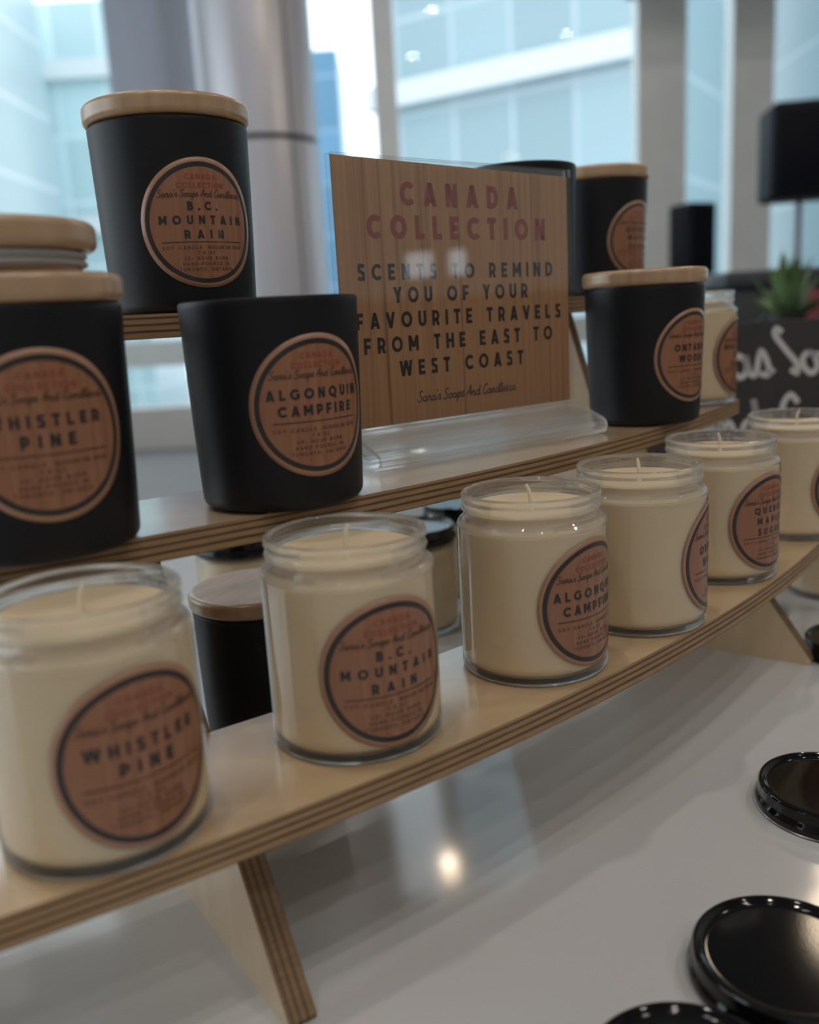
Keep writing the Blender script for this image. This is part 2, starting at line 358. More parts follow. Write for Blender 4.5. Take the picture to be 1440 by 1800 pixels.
# right wall with two small windows
bm = bmesh.new(); wy = [(-1.62, -1.34), (-1.22, -1.04)]; z0_, z1_ = 1.36, 1.58
box(bm, XR, XR+.15, YB, wy[0][0], 0, HC); box(bm, XR, XR+.15, wy[0][1], wy[1][0], 0, HC); box(bm, XR, XR+.15, wy[1][1], YF, 0, HC)
for a, b_ in wy: box(bm, XR, XR+.15, a, b_, 0, z0_); box(bm, XR, XR+.15, a, b_, z1_, HC)
struct('wall_right', bm, wall_m)
bm = bmesh.new(); box(bm, XR-.03, XR, YB, YF, .0, 1.18); struct('trim_1', bm, panel_m)
for i, (a, b_) in enumerate(wy):
    bm = bmesh.new(); box(bm, XR+.06, XR+.066, a, b_, z0_, z1_); struct('window_%d' % (10+i), bm, pane_m)
    portal((XR+.17, (a+b_)/2, (z0_+z1_)/2), (0, R_(90), 0), z1_-z0_, b_-a)
# glass wall at the back: low sill wall, transom, mullions, panes
bm = bmesh.new(); box(bm, XL, XR, YF-.05, YF+.15, 0, .36); struct('wall_back', bm, wall_m)
bm = bmesh.new(); box(bm, XL, XR, YF-.05, YF+.12, .72, .94); struct('trim_2', bm, frame_m)
bm = bmesh.new(); box(bm, 2.0, XR, YF-1.0, YF+.05, 3.45, HC); struct('trim_3', bm, ceil_m)
mull = [(-5.42, .16), (-3.6, .14), (-1.7, .2), (.0, .18), (2.27, .40), (3.02, .34), (4.3, .2), (5.8, .16), (7.42, .16)]
for i, (x, wd) in enumerate(mull):
    bm = bmesh.new(); box(bm, x-wd/2, x+wd/2, YF-.08, YF+.12, .36, HC); struct('trim_%d' % (4+i), bm, frame_m)
for i in range(len(mull)-1):
    a = mull[i][0]+mull[i][1]/2; b_ = mull[i+1][0]-mull[i+1][1]/2
    bm = bmesh.new(); box(bm, a, b_, YF+.03, YF+.036, .36, .72); box(bm, a, b_, YF+.03, YF+.036, .94, HC); struct('window_%d' % (1+i), bm, pane_m)
# round column clad in metal panels
cx, cy, cr = -.73, 5.5, .33
col = bpy.data.objects.new('column', None); COL.objects.link(col); col.location = (cx, cy, 0); col['kind'] = 'structure'
bm = bmesh.new(); lathe(bm, [(0, 0), (cr-.03, 0), (cr-.03, HC), (0, HC)], 64); obj('core', bm, joint_m, col)
for a0 in range(0, 360, 90):
    for zz0, zz1 in ((0, 2.0), (2.03, HC)):
        bm = bmesh.new(); A0, A1 = a0+40.4, a0+40.4+87.2; n = 14
        vv = [[bm.verts.new((rr*math.cos(R_(A0+(A1-A0)*k/n)), rr*math.sin(R_(A0+(A1-A0)*k/n)), z)) for k in range(n+1)] for rr, z in ((cr-.029, zz0), (cr, zz0), (cr, zz1), (cr-.029, zz1))]
        for p, q in zip(vv, vv[1:]):
            for k in range(n): bm.faces.new((p[k], p[k+1], q[k+1], q[k]))
        for k in (0, n): bm.faces.new([r[k] for r in vv])
        obj('cladding_panel', bm, clad_m, col)
# fabric blind drawn down over one bay of the glass wall, left of the column
blind_m = new_mat('lavender grey blind', (.62, .61, .68), .8); grain(blind_m, (60, 60, 8), [(.3, (.62, .62, .67)), (.7, (.68, .68, .73))])
tl_ = nd(blind_m, 'ShaderNodeBsdfTranslucent'); tl_.inputs[0].default_value = (.60, .61, .67, 1); mx_ = nd(blind_m, 'ShaderNodeMixShader'); mx_.inputs[0].default_value = .5
lk(blind_m, bsdf(blind_m).outputs[0], mx_.inputs[1]); lk(blind_m, tl_.outputs[0], mx_.inputs[2]); lk(blind_m, mx_.outputs[0], blind_m.node_tree.nodes['Material Output'].inputs[0])
t = thing('window_blind', 'pale grey blind hanging before the window, left of the round column', 'blind', (-1.80, 7.84, 1.02))
bm = bmesh.new(); box(bm, -.41, .41, -.004, .004, .03, HC-1.13); obj('fabric', bm, blind_m, t, 0)
bm = bmesh.new(); box(bm, -.415, .415, -.012, .012, 0, .035); obj('bottom_rail', bm, frame_m, t, 0)
bm = bmesh.new(); box(bm, -.43, .43, -.04, .06, HC-1.14, HC-1.02); obj('cassette', bm, frame_m, t, 0)
# ceiling downlights (each a ring with a disc lamp in it)
ring_m = new_mat('white lamp ring', (.8, .8, .78), .5)
def downlight(x, y, label, power, size=.15, colr=(1, .93, .86)):
    t = thing('downlight', label, 'ceiling light', (x, y, HC), 0, 'ceiling downlights')
    bm = bmesh.new(); lathe(bm, [(size/2+.005, -.001), (size/2+.005, -.03), (size/2+.03, -.03), (size/2+.035, -.001), (size/2+.005, -.001)], 32); obj('trim_ring', bm, ring_m, t)
    l = bpy.data.lights.new('lamp', 'AREA'); l.shape = 'DISK'; l.size = size; l.energy = power; l.color = colr
    o = bpy.data.objects.new('lamp', l); COL.objects.link(o); o.parent = t; o.location = (0, 0, -.028)
DL = [(-2.6, 2.2), (3.9, 2.2), (-.6, .6), (.9, -1.2), (2.6, -.6), (-1.6, -2.0), (3.6, -3.0), (.6, -4.0)]
for x, y in DL: downlight(x, y, 'round white ceiling downlight glowing warm above the display table', 27, .2)
glow_m = new_mat('lit warm bulb', (1, .8, .6), .4); bsdf(glow_m).inputs['Emission Color'].default_value = (1, .78, .55, 1); bsdf(glow_m).inputs['Emission Strength'].default_value = 14
cord_m = new_mat('black cord', (.02, .02, .02), .5)
def pendant(x, y, z, r, label, power):
    t = thing('pendant_lamp', label, 'lamp', (x, y, HC), 0, 'warm pendant lamps')
    bm = bmesh.new(); tube(bm, [(0, 0, 0), (0, 0, z+r+.05-HC)], .004, 8); obj('cord', bm, cord_m, t)
    bm = bmesh.new(); lathe(bm, [(0, .10), (.02, .10), (.03, .06), (r*.75, r*.62), (r*.72, r*.60), (.028, .055), (0, .055)], 32); o = obj('socket_cap', bm, cord_m, t); o.location = (0, 0, z-HC)
    bm = bmesh.new(); bmesh.ops.create_uvsphere(bm, u_segments=32, v_segments=18, radius=r); o = obj('bulb', bm, glow_m, t, 60); o.location = (0, 0, z-HC)
    l = bpy.data.lights.new('lamp', 'POINT'); l.shadow_soft_size = r*.9; l.energy = power; l.color = (1, .80, .58)
    l.use_shadow = True
    o = bpy.data.objects.new('lamp', l); COL.objects.link(o); o.parent = t; o.location = (0, 0, z-HC-r*2)
pendant(-.03, 4.0, 3.18, .05, 'warm globe pendant lamp hanging behind the display, seen as a spot in the table', 3)
pendant(1.655, 3.17, 3.0, .14, 'large warm globe pendant lamp mirrored in the lower right black lid', 7)

# ------------------------------------------------------------ outside
def facade(name, glass, line, sx, sz):
    m = new_mat(name, glass, .25, 0, .5)
    tc = nd(m, 'ShaderNodeTexCoord'); mp = nd(m, 'ShaderNodeMapping'); mp.inputs['Rotation'].default_value = (R_(90), 0, 0)
    br = nd(m, 'ShaderNodeTexBrick'); br.offset = 0.0; br.inputs['Scale'].default_value = 1
    br.inputs['Brick Width'].default_value = sx; br.inputs['Row Height'].default_value = sz; br.inputs['Mortar Size'].default_value = .10
    g2 = tuple(c*.82 for c in glass)
    br.inputs['Color1'].default_value = (*glass, 1); br.inputs['Color2'].default_value = (*g2, 1); br.inputs['Mortar'].default_value = (*line, 1)
    lk(m, tc.outputs['Object'], mp.inputs[0]); lk(m, mp.outputs[0], br.inputs['Vector']); lk(m, br.outputs['Color'], bsdf(m).inputs['Base Color'])
    return m
bm = bmesh.new(); box(bm, -150, 150, 8.3, 200, -9, -8.8); struct('ground', bm, new_mat('street paving', (.35, .36, .37), .8))
def building(label, x, y, wx, wy_, z1, rz, m, ledge=None, ledges=()):
    t = thing('street_building', label, 'building', (x, y, -8.8), rz, 'glass buildings outside the windows')
    bm = bmesh.new(); box(bm, -wx/2, wx/2, -wy_/2, wy_/2, 0, z1+8.8); obj('facade', bm, m, t, 0)
    for z in ledges:
        bm = bmesh.new(); box(bm, -wx/2-.5, wx/2+.5, -wy_/2-.6, -wy_/2, z+8.8, z+8.8+.9); obj('ledge', bm, ledge, t, 0)
pale = new_mat('pale concrete ledge', (.62, .66, .68), .6)
building('pale aqua glass building filling the left window', -26.5, 40, 19.5, 16, 18.0, R_(0), facade('aqua facade', (.55, .68, .70), (.74, .78, .80), 3.2, 3.4), pale, (3.2, 7.2, 14.5))
building('lower pale aqua building under a patch of white sky, upper left', -17.6, 56, 7.2, 8, 18.3, 0, facade('pale aqua facade', (.50, .66, .69), (.62, .72, .75), 2.6, 3.4), pale, (6.5, 14.4))
building('slim blue tower beyond, just left of the sign', -4.7, 60, 4.0, 6, 16.6, 0, facade('blue facade', (.16, .36, .55), (.30, .45, .6), 2, 3))
building('broad teal glass building with slanting ledges behind the sign', 8.2, 42, 12, 12, 40, R_(-34), facade('teal facade', (.31, .42, .46), (.40, .48, .53), 2.6, 3.6), pale, (5, 9.5, 14.3, 19))
building('pale blue glass block between the teal building and the grey pillars', 11.5, 55, 8, 8, 40, 0, facade('ice facade', (.46, .60, .70), (.58, .68, .76), 2.5, 3.6), pale, (12.5,))
building('light aqua building behind the large black loudspeaker', 31.5, 46, 22, 12, 30, 0, facade('light facade', (.44, .62, .66), (.62, .72, .74), 3, 3.6), pale, (6, 12))

# ------------------------------------------------------------ the table and things on it
t = thing('display_table', 'long white gloss table under the candle display', 'table', (0, 0, 0))
bm = bmesh.new(); box(bm, -1.1, 1.5, -.35, 1.12, ZT-.035, ZT); bev(bm, .004); obj('tabletop', bm, table_m, t)
for x in (-1.0, 1.4):
    for y in (-.25, 1.02):
        bm = bmesh.new(); box(bm, x-.025, x+.025, y-.025, y+.025, 0, ZT-.035); obj('leg', bm, frame_m, t, 0)

# riser: three arc-cut shelves on two stepped plywood panels
riser = thing('tiered_riser', 'three-tier curved plywood riser holding the candles on the white table', 'display riser', (AC.x, AC.y, ZT))
def shelf(r0, r1, a0, a1, ztop):
    bm = bmesh.new(); n = 60; t = .012; cr_ = .006
    A = [R_(a0+(a1-a0)*k/n) for k in range(n+1)]
    outer = [(r1*math.cos(a), r1*math.sin(a)) for a in A]; inner = [(r0*math.cos(a), r0*math.sin(a)) for a in A]
    loop = outer + inner[::-1]
    top = [bm.verts.new((*p, 0)) for p in loop]; bot = [bm.verts.new((*p, -t)) for p in loop]; m_ = 2*(n+1)
    for k in range(n):
        i, j = k, m_-1-k
        bm.faces.new((top[i], top[i+1], top[j-1], top[j])); bm.faces.new((bot[j], bot[j-1], bot[i+1], bot[i]))
    for k in range(m_): bm.faces.new((top[k], bot[k], bot[(k+1) % m_], top[(k+1) % m_])).material_index = 1
    o = obj('shelf', bm, [wood_top, ply_z], riser, 20); o.location = (0, 0, ztop-ZT)
    return o
RL, RM, RH = 1.4155, 1.331, 1.247
shelf(RM+.001, RL, -62.5, -32.2, Z0); shelf(RH+.001, RM, -62.5, -32.6, ZM); shelf(1.163, RH, -62.5, -31.5, ZH)
zl, zm, zh = Z0-ZT-.012, ZM-ZT-.012, ZH-ZT-.012
prof = [(1.4155, 0), (1.4165, .003), (1.362, zl), (RM, zl), (RM, zl+.012), (1.316, zl+.03), (1.281, zm), (RH, zm), (RH, zm+.012), (1.222, zh), (1.175, zh), (1.13, 0)]
for ang in (-56.6, -37.45):
    bm = bmesh.new()
    f = [bm.verts.new((-.012, r, z)) for r, z in prof]; g = [bm.verts.new((0, r, z)) for r, z in prof]
    bm.faces.new(f); bm.faces.new(g[::-1])
    for k in range(len(prof)):
        k2 = (k+1) % len(prof); bm.faces.new((f[k], g[k], g[k2], f[k2])).material_index = 1
    o = obj('side_panel', bm, [wood_top, ply_x_shade], riser, 0); o.rotation_euler = (0, 0, R_(ang-90)); o.location = (0, 0, 0)

# ------------------------------------------------------------ candle kits
def text_label(kind, lines):
    rl = .0314
    pr = Print(); s = rl
    pr.text('CANADA', 0, .66*s, .085*s, 3, width=.52*s, a=.11); pr.text('COLLECTION', 0, .53*s, .085*s, 3, width=.78*s, a=.11)
    pr.script("Sara's Soaps And Candles.ca", 0, .40*s, 1.42*s, 4, .13)
    if len(lines) == 3:
        for tx, y, wd in zip(lines, (.195, -.015, -.235), lines_w[kind]): pr.text(tx, 0, y*s, .135*s, 2, width=wd*s, a=.125)
        rule, fine = -.285, -.395
    else:
        for tx, y, wd in zip(lines, (.105, -.125), lines_w[kind]): pr.text(tx, 0, y*s, .15*s, 2, width=wd*s, a=.125)
        rule, fine = -.21, -.345
    pr.ribbon([(-.69*s, rule*s), (.69*s, rule*s)], .008*s, 4)
    pr.text('SOY CANDLE', -.38*s, fine*s, .052*s, 4, width=.62*s); pr.text('BOUGIE DE SOJA', .36*s, fine*s, .052*s, 4, width=.64*s)
    for j, (tx, wd) in enumerate((('7.8 OZ', .28), ('40+ HOUR BURN', .74), ('HAND POURED IN', .78), ('TORONTO, ONTARIO', .90))):
        pr.text(tx, 0, (fine-.085*(j+1))*s, .052*s, 4, width=wd*s)
    return pr
lines_w = {'pine': (1.30, .62), 'rain': (.5, 1.42, .66), 'fire': (1.52, 1.22), 'woods': (1.1, .86), 'maple': (.95, .82, .78), 'coast': (1.35, .5, .8)}
TEXTS = {'pine': ('WHISTLER', 'PINE'), 'rain': ('B.C.', 'MOUNTAIN', 'RAIN'), 'fire': ('ALGONQUIN', 'CAMPFIRE'), 'woods': ('ONTARIO', 'WOODS'), 'maple': ('QUEBEC', 'MAPLE', 'SUGAR'), 'coast': ('NOVA SCOTIA', 'SEA', 'COAST')}
_lab = {}
def label_mesh(kind, Rf, key):
    if (kind, key) in _lab: return _lab[kind, key]
    bm = bmesh.new(); rl = .0314
    def fn(off):
        def f(u, v):
            r = Rf(v); a = u/r; return ((r+off)*math.cos(a), (r+off)*math.sin(a), v)
        return f
    rad = [0, .2, .4, .6, .8, .855, .93, 1.0]; n = 96; f0 = fn(.0002)
    rings = [[bm.verts.new(f0(0, 0))]] + [[bm.verts.new(f0(rl*q*math.cos(2*math.pi*k/n), rl*q*math.sin(2*math.pi*k/n))) for k in range(n)] for q in rad[1:]]
    for j in range(len(rad)-1):
        mi = 0 if rad[j+1] > .94 else (2 if rad[j+1] > .86 else 1)
        for k in range(n):
            k2 = (k+1) % n
            if j == 0: bm.faces.new((rings[0][0], rings[1][k], rings[1][k2])).material_index = mi
            else: bm.faces.new((rings[j][k], rings[j+1][k], rings[j+1][k2], rings[j][k2])).material_index = mi
    # paper edge thickness
    inner = [bm.verts.new(fn(.00002)(rl*math.cos(2*math.pi*k/n), rl*math.sin(2*math.pi*k/n))) for k in range(n)]
    for k in range(n): bm.faces.new((rings[-1][k], inner[k], inner[(k+1) % n], rings[-1][(k+1) % n]))
    text_label(kind, TEXTS[kind]).put(bm, fn(.0003))
    me = bpy.data.meshes.new('label')
    bm.to_mesh(me); bm.free()
    for m in (kraft, lab_wood, ink, red_ink, fine_ink): me.materials.append(m)
    for p in me.polygons: p.use_smooth = True
    _lab[kind, key] = me
    return me
JR = .037
def m_jar():
    bm = bmesh.new()
    # thin side wall
    lathe(bm, [(JR-.0004, .0058), (JR, .007), (JR, .0735)], 96, 0)
    # thick base, a solid of clear glass
    lathe(bm, [(0, .0004), (.031, .0002), (.0325, 0)] + arc(JR-.0030, .0030, .0030, -80, 0, 6) + [(JR, .0056), (.0358, .0056), (.0345, .0040), (.031, .0034), (0, .0034)], 96, 1)
    # shoulder, screw neck and rim, also solid
    lathe(bm, [(JR, .0736)] + arc(JR-.003, .0738, .003, 12, 80, 6)
          + [(.0338, .0786), (.0333, .0797), (.0336, .0806), (.0343, .0815), (.0346, .0824), (.0343, .0833), (.0337, .0842), (.0337, .0852), (.0345, .0868), (.0346, .0882), (.0341, .0896), (.0330, .09), (.0318, .0895), (.0313, .088),
             (.0312, .080), (.0320, .0775), (.0350, .0752), (.0360, .0736), (JR, .0736)], 96, 1)
    return mesh('glass_jar', bm, [glass_m, base_m], 50)
def m_wax():
    bm = bmesh.new(); zt = .0815
    lathe(bm, [(0, .0037), (.0310, .0037), (.0343, .0044), (.0357, .0062), (.0361, .009), (.0361, .0725), (.0350, .0744), (.0318, .0768), (.0310, .079), (.0310, zt), (.0305, zt+.0004), (.029, zt), (.01, zt-.0004), (0, zt-.0002)], 72); return mesh('wax', bm, wax_m, 40)
def m_wick():
    bm = bmesh.new(); tube(bm, [(0, 0, -.004), (0, 0, .003), (.0006, .0002, .0075), (.0022, .0004, .0105)], [.0011, .0011, .001, .0007], 8); return mesh('wick', bm, wick_m, 60)
def m_blid():
    bm = bmesh.new()
    lathe(bm, [(0, .0112), (.0300, .0112), (.0316, .0113), (.0325, .0117), (.0332, .0128), (.0343, .0136), (.0355, .0134), (.0363, .0124), (.0364, .0075), (.0368, .0062), (.0378, .0052), (.0380, .0030), (.0377, .0012)], 96)
    lathe(bm, [(.0362, .0008), (.0358, .0060), (.0356, .0102), (0, .0102)], 96)
    return mesh('cap', bm, black_lid_m, 40)
def m_brim():
    bm = bmesh.new(); lathe(bm, [(.0377, .0012), (.0379, .0005), (.0370, 0), (.0362, .0008)], 96); return mesh('steel_rim', bm, steel_m, 60)
BB, BT, BH = .0383, .0414, .0943
def m_tumbler():
    bm = bmesh.new(); k = (BT-BB)/BH
    lathe(bm, [(0, .001), (BB-.010, .0008), (BB-.006, 0)] + arc(BB-.0050, .0050, .0050, -80, -5, 6) + [(BB+k*.03, .03), (BB+k*.06, .06), (BT-.0003, BH-.003)]
          + [(BT-.0002, BH-.0012), (BT-.0008, BH-.0002), (BT-.0016, BH), (BT-.0026, BH-.0004), (BT-.0031, BH-.002), (BB-.0025+k*.03, .03), (BB-.003, .007), (0, .0065)], 96)
    return mesh('tumbler', bm, black_m, 35)
def m_bwax():
    bm = bmesh.new(); lathe(bm, [(0, .007), (.0350, .0075), (.0375, .078), (.0370, .079), (0, .0785)], 64); return mesh('wax', bm, wax_m, 40)
LR = .0428
def m_wlid():
    bm = bmesh.new(); lathe(bm, [(0, 0), (LR-.003, 0)] + arc(LR-.003, .003, .003, -90, 0, 5) + arc(LR-.003, .0075, .003, 0, 90, 5) + [(0, .0105)], 96); return mesh('lid_disc', bm, lid_wood, 40)
def m_plug():
    bm = bmesh.new(); lathe(bm, [(0, 0), (.0365, 0), (.0365, -.0075), (.035, -.0085), (0, -.0085)], 72); return mesh('plug', bm, lid_wood, 40)
def m_seal():
    bm = bmesh.new(); lathe(bm, [(.0364, -.0005), (.0385, -.001), (.0385, -.0022), (.0372, -.003), (.0385, -.0042), (.0385, -.0055), (.0364, -.0062), (.0364, -.0005)], 72); return mesh('seal_ring', bm, seal_m, 40)
_m = {}
def part(name, fn, parent, loc=(0, 0, 0), rz=0):
    if fn not in _m: _m[fn] = fn()
    o = link(name, _m[fn], parent); o.location = loc; o.rotation_euler = (0, 0, rz)
    return o
def jar_candle(x, y, z, label, kind=None, th=-50, zc=.0385, group=None, lid=False, wax_rz=0):
    t = thing('jar_candle', label, 'candle', (x, y, z+.0001), 0, group)
    part('glass_jar', m_jar, t); wx = part('wax', m_wax, t, rz=wax_rz); part('wick', m_wick, wx, (0, 0, .0813))
    if kind:
        o = link('label', label_mesh(kind, lambda v: JR, 'g'), t); o.location = (0, 0, zc); o.rotation_euler = (0, 0, R_(th))
    if lid:
        o = part('lid', m_blid, t, (0, 0, .0772)); o['label'] = 'black gloss screw lid'
    return t
def wood_lid(parent, z, rz):
    o = part('lid', m_wlid, parent, (0, 0, z), rz); o['label'] = 'pale wooden lid'
    part('plug', m_plug, o); part('seal_ring', m_seal, o)
def tumbler_candle(x, y, z, label, kind=None, th=-50, zc=.0468, group=None, lid=True, rz=0):
    t = thing('tumbler_candle', label, 'candle', (x, y, z+.0001), 0, group)
    part('tumbler', m_tumbler, t)
    if lid: wood_lid(t, BH+.0006, R_(rz))
    else:
        wx = part('wax', m_bwax, t); part('wick', m_wick, wx, (0, 0, .0785))
    if kind:
        k = (BT-BB)/BH
        o = link('label', label_mesh(kind, lambda v: BB+k*(v+.0468), 'b'), t); o.location = (0, 0, zc); o.rotation_euler = (0, 0, R_(th))
    return t

# bottom shelf
G1 = 'clear jar candles along the bottom shelf'
jar_candle(-.1162, .3009, Z0, 'clear jar candle at the left end of the bottom shelf, nearest of all', 'pine', -46.5, .0385, G1)
jar_candle(-.0278, .3691, Z0, 'clear jar candle on the bottom shelf below the unlidded black candle, second from left', 'rain', -60.0, .0375, G1, wax_rz=.6)
jar_candle(.0601, .4353, Z0, 'clear jar candle third from left on the bottom shelf, in front of the sign base', 'fire', -46.6, .0385, G1, wax_rz=2.4)
jar_candle(.1289, .4925, Z0, 'clear jar candle on the bottom shelf whose label is turned mostly away to the right', 'woods', -19.4, .0385, G1, wax_rz=1.5)
jar_candle(.2032, .5754, Z0, 'clear jar candle fifth from left on the bottom shelf, with a three-line label', 'maple', -52.0, .0385, G1, wax_rz=3.6)
jar_candle(.2932, .6688, Z0, 'clear jar candle at the right end of the bottom shelf, in front of the chalkboard', 'fire', -47.0, .0385, G1)
# middle shelf
G2 = 'matte black candles on the middle shelf'
tumbler_candle(-.1490, .3560, ZM, 'matte black candle with two wooden lids stacked on it, at the left edge', 'pine', -57.6, .0478, G2, rz=20)
tumbler_candle(-.0600, .4290, ZM, 'open matte black candle without a lid, on the middle shelf beside the sign', 'fire', -54.5, .0468, G2, lid=False)
tumbler_candle(.1738, .6495, ZM, 'matte black candle with wooden lid on the middle shelf, right of the sign', 'woods', -50.7, .0468, G2, rz=70)
jar_candle(.2390, .7530, ZM, 'clear jar candle on the middle shelf, half hidden behind the lidded black candle', 'coast', -29.0, .0375)
t = thing('wooden_lid', 'spare round wooden lid lying on top of the lidded black candle at the left edge', 'lid', (-.1565, .3530, ZM+.0001+BH+.0006+.0105+.0086), R_(35))
part('disc', m_wlid, t); part('plug', m_plug, t); part('seal_ring', m_seal, t)
# top shelf
G3 = 'matte black candles on the top shelf'
tumbler_candle(-.1158, .5073, ZH, 'matte black candle with wooden lid standing alone at the upper left on the top shelf', 'rain', -58.2, .0432, G3, rz=100)
tumbler_candle(.0965, .7060, ZH, 'open matte black candle behind the top right corner of the sign', None, 0, .0468, G3, lid=False)
tumbler_candle(.1788, .8149, ZH, 'matte black candle with wooden lid at the right end of the top shelf', 'maple', -47.6, .0448, G3, rz=10)
# behind the bottom shelf, on the table
tumbler_candle(-.1000, .5500, ZT, 'matte black candle with pale wooden lid on the table behind the bottom shelf', None, 0, .0468, None, rz=60)
G4 = 'clear jar candles with black lids standing on the table'
jar_candle(.0015, .7580, ZT, 'black-lidded clear jar candle under the middle shelf, between the second and third jars', None, 0, .0385, G4, lid=True)
jar_candle(-.1501, .7587, ZT, 'clear jar candle with black lid under the shelf, behind the pale wooden lid', None, 0, .0385, G4, lid=True)
jar_candle(.0500, .8500, ZT, 'black-lidded clear jar candle farthest back, just left of the third jar', None, 0, .0385, G4, lid=True)
jar_candle(.3820, .7881, ZT, 'clear jar candle standing on the table at the right edge below the bottom shelf', None, 0, .0385, None)
# black lids lying on the table
G5 = 'black jar lids lying on the table'
for x, y, lb in ((.2140, .4300, 'black gloss jar lid at the right edge, middle one of the row on the table'), (.1388, .3075, 'black gloss jar lid at lower right with a warm lamp reflected in it'),
                 (.0831, .2499, 'black gloss jar lid cut by the bottom edge of the picture'), (.3291, .6333, 'black gloss jar lid touching the tip of the right riser leg')):
    t = thing('metal_lid', lb, 'lid', (x, y, ZT+.0002), random.Random(x).random()*6, G5); part('cap', m_blid, t); part('steel_rim', m_brim, t)

# ------------------------------------------------------------ acrylic sign
PSI = .6419; SW, SH, SB = .1841, .1507, .0195
sx, sy = -.0315, .5052                                # bottom left corner of the sign face
sg = thing('sign_holder', 'clear acrylic stand with a bamboo-patterned paper sign on the middle shelf', 'sign', (sx, sy, ZM+.0002), PSI)
def sheet(bm, path, th, x0, x1):
    """bent acrylic sheet: path in (y, z), extruded along x"""
    P = [Vector(p) for p in path]; L, Rr = [], []
    for i in range(len(P)):
        d = (P[min(i+1, len(P)-1)]-P[max(i-1, 0)]).normalized(); nn = Vector((-d.y, d.x))*th/2
        L.append(P[i]+nn); Rr.append(P[i]-nn)
    loop = L + Rr[::-1]; n = len(P)
    a = [bm.verts.new((x0, *q)) for q in loop]; b_ = [bm.verts.new((x1, *q)) for q in loop]
    for k in range(2*n): bm.faces.new((a[k], a[(k+1) % (2*n)], b_[(k+1) % (2*n)], b_[k]))
    for k in range(n-1):
        bm.faces.new((a[k], a[k+1], a[2*n-2-k], a[2*n-1-k])); bm.faces.new((b_[k], b_[2*n-1-k], b_[2*n-2-k], b_[k+1]))
bm = bmesh.new(); sheet(bm, [(0, SB+.001), (0, SB+SH)], .002, 0, SW); obj('front_sheet', bm, acr_m, sg, 0)
bm = bmesh.new(); sheet(bm, [(.0045, SB+.001), (.0045, SB+SH)], .002, 0, SW); obj('back_sheet', bm, acr_m, sg, 0)
nose = [(-.0245 + .0045*math.cos(R_(a)), .0058+.0045*math.sin(R_(a))) for a in range(115, 271, 13)]
bm = bmesh.new(); sheet(bm, [(0, SB), (-.004, SB-.0005)] + nose + [(-.012, .0012), (.006, .0012)], .0024, 0, SW); obj('base_loop', bm, acr_edge, sg, 30)
bm = bmesh.new(); sheet(bm, [(.0045, SB), (.004, SB-.004), (-.016, .0075), (-.018, .0055), (-.014, .0040), (.004, .0037)], .0022, 0, SW); obj('base_loop', bm, acr_edge, sg, 30)
pp = bmesh.new()
py = .0022
v = [pp.verts.new(q) for q in ((.0015, py, SB+.002), (SW-.0005, py, SB+.002), (SW-.0005, py, SB+SH-.0042), (.0015, py, SB+SH-.0006))]; pp.faces.new(v)
v2 = [pp.verts.new((q.co.x, py+.0003, q.co.z)) for q in v]; pp.faces.new(v2[::-1])
for k in range(4): pp.faces.new((v[k], v2[k], v2[(k+1) % 4], v[(k+1) % 4]))
pr = Print()
H_ = lambda f: SB + f*SH
def sgn(tx, cu, v0, cap, wu, mi, a): pr.text(tx, cu*SW, H_(v0), cap*SH, mi, width=wu*SW, a=a*1.28, xs=.86)
sgn('CANADA', .505, .830, .088, .50, 1, .10); sgn('COLLECTION', .503, .708, .088, .76, 1, .10)
sgn('SCENTS TO REMIND', .497, .559, .060, .838, 2, .088); sgn('YOU OF YOUR', .50, .473, .060, .582, 2, .088)
sgn('FAVOURITE TRAVELS', .508, .381, .060, .892, 2, .088); sgn('FROM THE EAST TO', .497, .289, .060, .824, 2, .088); sgn('WEST COAST', .489, .195, .060, .545, 2, .088)
pr.script("Sara's Soaps And Candles.ca", .50*SW, H_(.088), .44*SW, 3, .12)
pr.put(pp, lambda u, v: (u, py-.00012, v))
me = bpy.data.meshes.new('paper_insert'); pp.to_mesh(me); pp.free()
for m in (paper_wood, sign_red, sign_ink, sign_purple): me.materials.append(m)
link('paper_insert', me, sg)

# ------------------------------------------------------------ chalkboard and the table behind
chalk = new_mat('chalkboard black', (.038, .036, .034), .7); grain(chalk, (12, 12, 12), [(.3, (.026, .024, .023)), (.7, (.038, .035, .033))], 5)
chalk_ink = new_mat('chalk white', (.55, .54, .54), .9)
cbt = thing('chalkboard', 'dark chalkboard with white script writing standing behind the right candles', 'sign', (.372, 1.02, ZT+.0005), R_(6))
bm = bmesh.new(); T_ = Matrix.Rotation(R_(-5), 4, 'X'); box(bm, -.155, .30, 0, .010, 0.002, .240, 0, T_); bev(bm, .0015)
pr = Print(); K_ = .0245
def board_line(words, base, u):
    for wd, uu in zip(words, u):
        tot = sum(SCRIPT[c][1] for c in wd)*K_; pr.script(wd, uu+tot/2, base, tot, 1, .14, -.22)
board_line(("Saras", "Zoaps"), .178, (.0596-.139, .0694)); board_line(("And", "Candles"), .103, (-.04, .07))
pr.q = [q for q in pr.q if -.150 < min(p[0] for p in q[0]) and max(p[0] for p in q[0]) < .295]
pr.put(bm, lambda u, v: T_ @ Vector((u, -.0004, v)))
obj('board', bm, [chalk, chalk_ink], cbt, 0)
bm = bmesh.new(); box(bm, .04, .10, .088, .093, .003, .2, 0, Matrix.Translation((0, 0, -.0195)) @ Matrix.Rotation(R_(14), 4, 'X')); obj('easel_strut', bm, chalk, cbt, 0)

